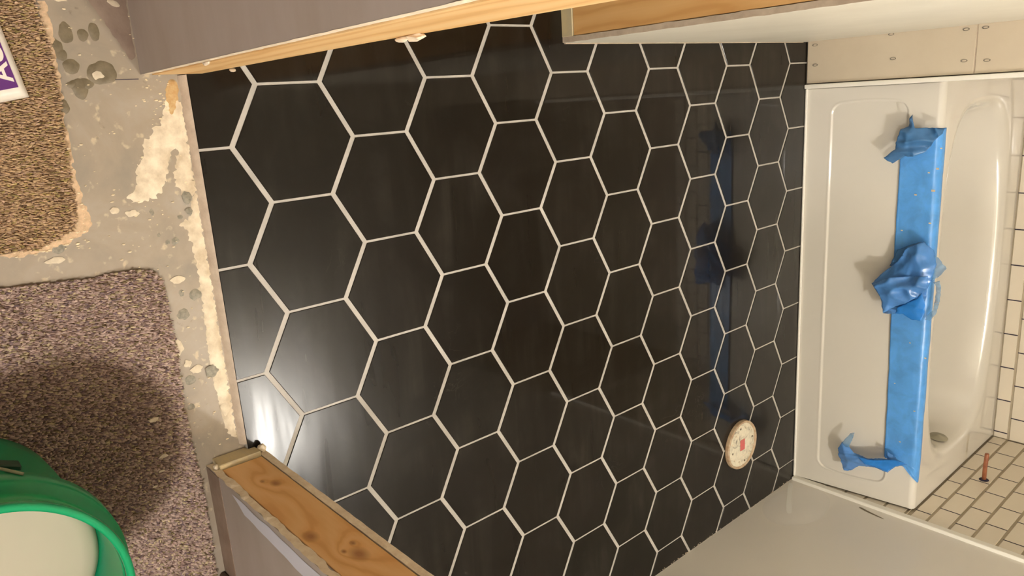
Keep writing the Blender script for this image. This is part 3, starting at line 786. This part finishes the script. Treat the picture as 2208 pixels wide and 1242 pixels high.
tag(patch('paint_stain', [(-0.20, -0.15), (-0.20, -0.067), (-0.142, -0.0675), (-0.0983, -0.0689), (-0.0615, -0.0689), (-0.0503, -0.0687), (-0.0467, -0.0773), (-0.0653, -0.0862), (-0.0908, -0.0993), (-0.1401, -0.1246)], ZS + .0003, 0.0010, M['old_paint'], slab, 0.006, 0.004, 0.003, 5.0, .0008), 'dark mauve strip of old paint along the wall')
patch('plaster_splat', [(-0.1407, -0.1009), (-0.1413, -0.0835), (-0.1304, -0.0773), (-0.1301, -0.0878)], ZS + .0014, 0.0014, M['white_spot'], slab, 0.004, 0.003, 0.001, 9)
tag(patch('rusty_scab', [(-0.0131, -0.0226), (-0.0139, -0.0097), (0.0091, -0.0079), (0.0476, -0.0214), (0.0454, -0.0312), (0.0078, -0.0325)], ZS + .0004, 0.0026, M['rust'], slab, 0.004, 0.004, 0.003, 3.0, 0.002), 'ochre crust in the corner of the doorway')
tag(box('crack', (-0.0168, -0.0158, -0.118, -0.070, ZS - .001, ZS + .0006), M['dark_gap'], slab), 'hairline crack')

# crumbs of plaster and mortar swept about
rnd = random.Random(11)
bm = bmesh.new()
def crumb(x, y, z, r):
    m_ = bmesh.ops.create_icosphere(bm, subdivisions=1, radius=r)
    for v in m_['verts']: v.co = Vector((v.co.x * rnd.uniform(.5, 1.0), v.co.y * rnd.uniform(1.0, 2.4), v.co.z * .6)) + Vector((x, y, z))
for _ in range(150):
    x, y = rnd.uniform(-.16, .68), rnd.uniform(-.20, -.01)
    crumb(x, y, ZS + .0015, rnd.choice((.0007, .001, .0013, .0018)))
for _ in range(34): crumb(rnd.gauss(.012, .02), rnd.gauss(-.045, .017), ZS + .001, rnd.uniform(.0008, .0022))
for _ in range(90): crumb(rnd.uniform(.16, .25), rnd.uniform(-.30, -.19), ZS + .002, rnd.uniform(.0008, .002))
tag(obj('plaster_crumb', bm, M['crumb'], slab), 'scattered pale crumbs', kind='stuff')
bm = bmesh.new()
for t in range(70):
    y = rnd.uniform(1.25, 2.10); crumb(1.617 + rnd.uniform(-.006, .001), y, .0015, rnd.uniform(.0008, .0024))
tag(obj('plaster_crumb', bm, M['bed'], bath), 'pale crumbs at the foot of the wall', kind='stuff')

# ------------------------------------------------------------------ carpets
def carpet(name, label, outline, colors, seed, step=0.0026):
    root = bpy.data.objects.new(name, None); COL.objects.link(root)
    cx = sum(p[0] for p in outline) / len(outline); cy = sum(p[1] for p in outline) / len(outline)
    root.location = (cx, cy, ZS)
    tag(root, label, 'carpet')
    loc = [(x - cx, y - cy) for x, y in outline]
    poly = rough_poly(chaikin(loc, 1), 0.008, 0.003, seed)
    b_ = bmesh.new()
    vs = [b_.verts.new((x, y, 0.0058)) for x, y in poly]; ws = [b_.verts.new((x, y, 0.0006)) for x, y in poly]
    b_.faces.new(vs)
    for i in range(len(vs)):
        j = (i + 1) % len(vs); b_.faces.new((ws[i], ws[j], vs[j], vs[i]))
    b_.faces.new(ws[::-1])
    bmesh.ops.triangulate(b_, faces=b_.faces[:]); bmesh.ops.recalc_face_normals(b_, faces=b_.faces[:])
    obj('carpet_backing', b_, M['carpet_base'], root)
    rg = np.random.default_rng(int(seed * 10) + 1)
    x0, x1 = min(p[0] for p in poly), max(p[0] for p in poly); y0, y1 = min(p[1] for p in poly), max(p[1] for p in poly)
    gx, gy = np.meshgrid(np.arange(x0, x1, step), np.arange(y0, y1, step * 1.5), indexing='ij')
    gx = (gx + rg.uniform(-.5, .5, gx.shape) * step).ravel(); gy = (gy + rg.uniform(-.5, .5, gy.shape) * step * 1.5).ravel()
    ins = np.zeros(gx.shape, bool); n = len(poly); j = n - 1
    for i in range(n):
        xi, yi = poly[i]; xj, yj = poly[j]
        if yi != yj:
            c = ((yi > gy) != (yj > gy)) & (gx < (xj - xi) * (gy - yi) / (yj - yi) + xi)
            ins ^= c
        j = i
    gx, gy = gx[ins], gy[ins]; k = len(gx)
    h = rg.uniform(0.0065, 0.0100, k); w = rg.uniform(.0009, .0015, k); l = rg.uniform(.0022, .0042, k)
    a = rg.normal(0, .22, k); lean = rg.normal(0.0012, .0018, k); lx = rg.normal(0, .0010, k)
    ca, sa = np.cos(a), np.sin(a)
    base = [(-1, -1), (1, -1), (1, 1), (-1, 1)]
    V = np.zeros((k, 6, 3))
    for q, (bx, by) in enumerate(base):
        px = bx * w; py = by * l
        V[:, q, 0] = gx + px * ca - py * sa; V[:, q, 1] = gy + px * sa + py * ca; V[:, q, 2] = 0.0045
    for q, sgn in ((4, -.45), (5, .45)):
        V[:, q, 0] = gx + lx - sgn * l * sa; V[:, q, 1] = gy + lean + sgn * l * ca; V[:, q, 2] = 0.004 + h + rg.normal(0, .0006, k)
    F = np.array([(0, 1, 4), (1, 2, 5), (1, 5, 4), (2, 3, 5), (3, 0, 4), (3, 4, 5)])
    faces = (np.arange(k)[:, None, None] * 6 + F[None]).reshape(-1, 3)
    me = bpy.data.meshes.new('pile')
    me.vertices.add(k * 6); me.vertices.foreach_set('co', V.ravel())
    me.loops.add(len(faces) * 3); me.polygons.add(len(faces))
    me.loops.foreach_set('vertex_index', faces.ravel().astype(np.int32))
    me.polygons.foreach_set('loop_start', np.arange(0, len(faces) * 3, 3, dtype=np.int32))
    me.update(); me.validate()
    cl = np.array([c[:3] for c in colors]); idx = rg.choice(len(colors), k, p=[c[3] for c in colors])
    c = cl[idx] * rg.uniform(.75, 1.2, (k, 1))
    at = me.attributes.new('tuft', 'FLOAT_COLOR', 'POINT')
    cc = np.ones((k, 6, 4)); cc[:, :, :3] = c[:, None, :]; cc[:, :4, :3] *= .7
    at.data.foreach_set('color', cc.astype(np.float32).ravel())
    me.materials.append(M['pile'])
    o = bpy.data.objects.new('pile', me); COL.objects.link(o); o.parent = root; o['kind'] = 'stuff'
    return root
def cc_(r, g, b, p): return (*srgb(r, g, b)[:3], p)
UP = [(-0.32, -0.215), (-0.137, -0.201), (-0.076, -0.194), (-0.013, -0.193), (0.073, -0.199), (0.162, -0.202), (0.207, -0.205), (0.227, -0.224), (0.239, -0.263), (0.243, -0.283), (0.239, -0.32), (0.235, -0.42), (-0.32, -0.42)]
c1 = carpet('carpet_remnant', 'tan brown carpet remnant with frayed edge under the white package', UP,
       [cc_(212, 182, 142, .36), cc_(194, 162, 126, .26), cc_(156, 126, 94, .12), cc_(206, 174, 146, .16), cc_(182, 162, 106, .10)], 3.1)
LO = [(0.250, -0.62), (0.288, -0.40), (0.294, -0.33), (0.295, -0.28), (0.303, -0.215), (0.3, -0.172), (0.301, -0.127), (0.311, -0.099), (0.335, -0.091), (0.394, -0.091), (0.447, -0.089), (0.527, -0.092), (0.59, -0.096), (0.648, -0.094), (0.697, -0.092), (0.757, -0.089), (0.817, -0.090), (0.887, -0.092), (1.02, -0.094), (1.02, -0.62)]
c2 = carpet('carpet_remnant', 'mauve brown flecked carpet with the green bucket standing on it', LO,
       [cc_(204, 180, 166, .32), cc_(186, 160, 148, .26), cc_(156, 130, 121, .16), cc_(148, 126, 128, .08), cc_(208, 190, 154, .12), cc_(148, 131, 98, .06)], 8.4)
FR = [(-0.1377, -0.1975), (-0.1382, -0.1836), (-0.0972, -0.1838), (-0.0344, -0.1853), (0.0226, -0.1895), (0.0737, -0.1897), (0.1254, -0.1939), (0.1714, -0.1902), (0.2113, -0.1822), (0.2256, -0.1904), (0.234, -0.2106), (0.2424, -0.2292), (0.249, -0.2571), (0.2495, -0.2831), (0.2456, -0.3199), (0.2378, -0.3184), (0.2407, -0.2814), (0.2237, -0.2257), (0.2071, -0.2091), (0.1619, -0.2041), (0.0875, -0.2003), (0.0293, -0.1992), (-0.0276, -0.1969), (-0.0764, -0.1953)]
o = patch('frayed_backing', [(x - c1.location.x, y - c1.location.y) for x, y in FR], .0004, 0.0014, M['fringe'], c1, 0.006, 0.003, 0.006, 6.0, .001)
o['label'] = 'pale fringe of torn backing'
bm = bmesh.new()
for i in range(5):
    crumb([0.575, 0.648, 0.675, 0.610, 0.70][i], [-0.150, -0.146, -0.155, -0.34, -0.17][i], -.001, [.006, .0055, .004, .003, .003][i])
for v in bm.verts: v.co -= c2.location
tag(obj('plaster_crumb', bm, M['white_spot'], c2), 'white plaster crumbs caught in the pile', kind='stuff')

# ------------------------------------------------------------------ bucket
bk = bpy.data.objects.new('bucket', None); COL.objects.link(bk); bk.location = (0.636, -0.446, 0.0042)
tag(bk, 'green plastic bucket with white contents on the mauve brown carpet', 'bucket')
prof = [(0, 0.0), (0.124, 0.0), (0.130, 0.004), (0.134, 0.06), (0.139, 0.16), (0.142, 0.235), (0.1425, 0.262), (0.160, 0.264), (0.1625, 0.268), (0.1630, 0.300), (0.1600, 0.304), (0.1475, 0.306), (0.149, 0.335), (0.149, 0.352), (0.1545, 0.354), (0.156, 0.360), (0.1545, 0.3655), (0.149, 0.366), (0.1455, 0.362), (0.1445, 0.335), (0.1415, 0.24), (0.134, 0.10), (0.128, 0.01), (0, 0.008)]
body = obj('bucket_body', lathe_bm(prof[:14] + [(0.1445, 0.352)] + prof[19:], 128), M['bucket'], bk, True)
bm = lathe_bm([(0.149, 0.350), (0.1535, 0.352), (0.1555, 0.358), (0.1545, 0.3645), (0.150, 0.3665), (0.1455, 0.3645), (0.1445, 0.3515)], 128, closed=True)
o = obj('rim', bm, plain('bucket_rim', srgb(22, 160, 104), None, 0.22), bk, True); o['label'] = 'brighter green rolled rim'
bm = lathe_bm([(0, 0.236), (0.06, 0.2355), (0.115, 0.236), (0.130, 0.234), (0.1395, 0.224), (0.1400, 0.20)], 96)
for v in bm.verts: v.co.z += 0.0015 * noise.noise(v.co * 14)
o = obj('contents', bm, M['mud'], bk, True); o['label'] = 'smooth white compound filling the bucket'
# handle lug and wire on the side towards the hall corner
ang = math.atan2(-0.385 + 0.446, 0.498 - 0.636)
bm = box_bm(0.137, 0.146, -0.020, 0.020, 0.168, 0.192, 0.002)
bmesh.ops.rotate(bm, verts=bm.verts, matrix=Matrix.Rotation(ang + .02, 3, 'Z'))
o = obj('handle_lug', bm, M['bucket_dark'], bk); o['label'] = 'dark green handle socket'
pts = []
for i in range(25):
    t = math.pi * i / 24
    p = Vector((0.165 * math.cos(t), 0.0 , 0.0)); q = Vector((0, math.sin(t) * 0.163, -math.sin(t) * 0.17))
    pts.append(Matrix.Rotation(ang, 3, 'Z') @ (p + Vector((0, 0, 0.285)) + q * 0.98))
obj('handle', tube_bm(pts, 0.0022, 8), M['wire'], bk, True)

# ------------------------------------------------------------------ white package on the carpet
pk = bpy.data.objects.new('package', None); COL.objects.link(pk)
pk.location = (0.006, -0.2366, 0.0012); 
ang = math.atan2(-0.0164, -0.099)
pk.rotation_euler = (0, 0, ang)
tag(pk, 'flat white package with purple label lying on the tan carpet', 'package')
# local x runs along the edge away from the corner, local +y is towards the hall
bm = bmesh.new()
L, Wd, T = 0.24, 0.085, 0.012
nx_, ny_ = 40, 16
def pk_z(u, v): 
    e = min(u, L - u, v, Wd - v); return T * (1 - (1 - min(1, e / 0.010)) ** 2) * 1.0 + 0.0006 * noise.noise(Vector((u * 40, v * 40, 0)))
gtop = [[bm.verts.new((L * i / nx_, Wd * j / ny_, max(0.001, pk_z(L * i / nx_, Wd * j / ny_)))) for j in range(ny_ + 1)] for i in range(nx_ + 1)]
for i in range(nx_):
    for j in range(ny_): bm.faces.new((gtop[i][j], gtop[i + 1][j], gtop[i + 1][j + 1], gtop[i][j + 1]))
ed = [gtop[i][0] for i in range(nx_ + 1)] + [gtop[nx_][j] for j in range(1, ny_ + 1)] + [gtop[i][ny_] for i in range(nx_ - 1, -1, -1)] + [gtop[0][j] for j in range(ny_ - 1, 0, -1)]
low = [bm.verts.new((v.co.x, v.co.y, 0)) for v in ed]
for i in range(len(ed)):
    j = (i + 1) % len(ed); bm.faces.new((ed[i], low[i], low[j], ed[j]))
bm.faces.new(low)
bmesh.ops.recalc_face_normals(bm, faces=bm.faces[:])
obj('wrapper', bm, M['pack_white'], pk, True)
g = [(0.0165, 0.0105), (0.20, 0.0105), (0.20, 0.0365), (0.0165, 0.0365)]
tag(obj('label_band', poly_mesh('label_band', rough_poly(g, .01, 0, 0), 0.01, lambda u, v, d: (u, v, T + 0.0012)), M['pack_purple'], pk), 'purple printed band')
cu = bpy.data.curves.new('lettering', 'FONT'); cu.body = 'AUI'; cu.size = 0.0335; cu.extrude = 0.0002; cu.space_character = 1.0; cu.offset = 0.0006
tmp = bpy.data.objects.new('tmp', cu); COL.objects.link(tmp)
bpy.context.view_layer.update()
me = bpy.data.meshes.new_from_object(tmp.evaluated_get(bpy.context.evaluated_depsgraph_get()))
bpy.data.objects.remove(tmp)
for v in me.vertices: v.co = Vector((v.co.x * 1.25 + 0.026, v.co.y + 0.0135, v.co.z + T + .0018))
me.materials.clear(); me.materials.append(M['pack_white'])
o = obj('lettering', me, M['pack_white'], pk); o['label'] = 'white capital letters'
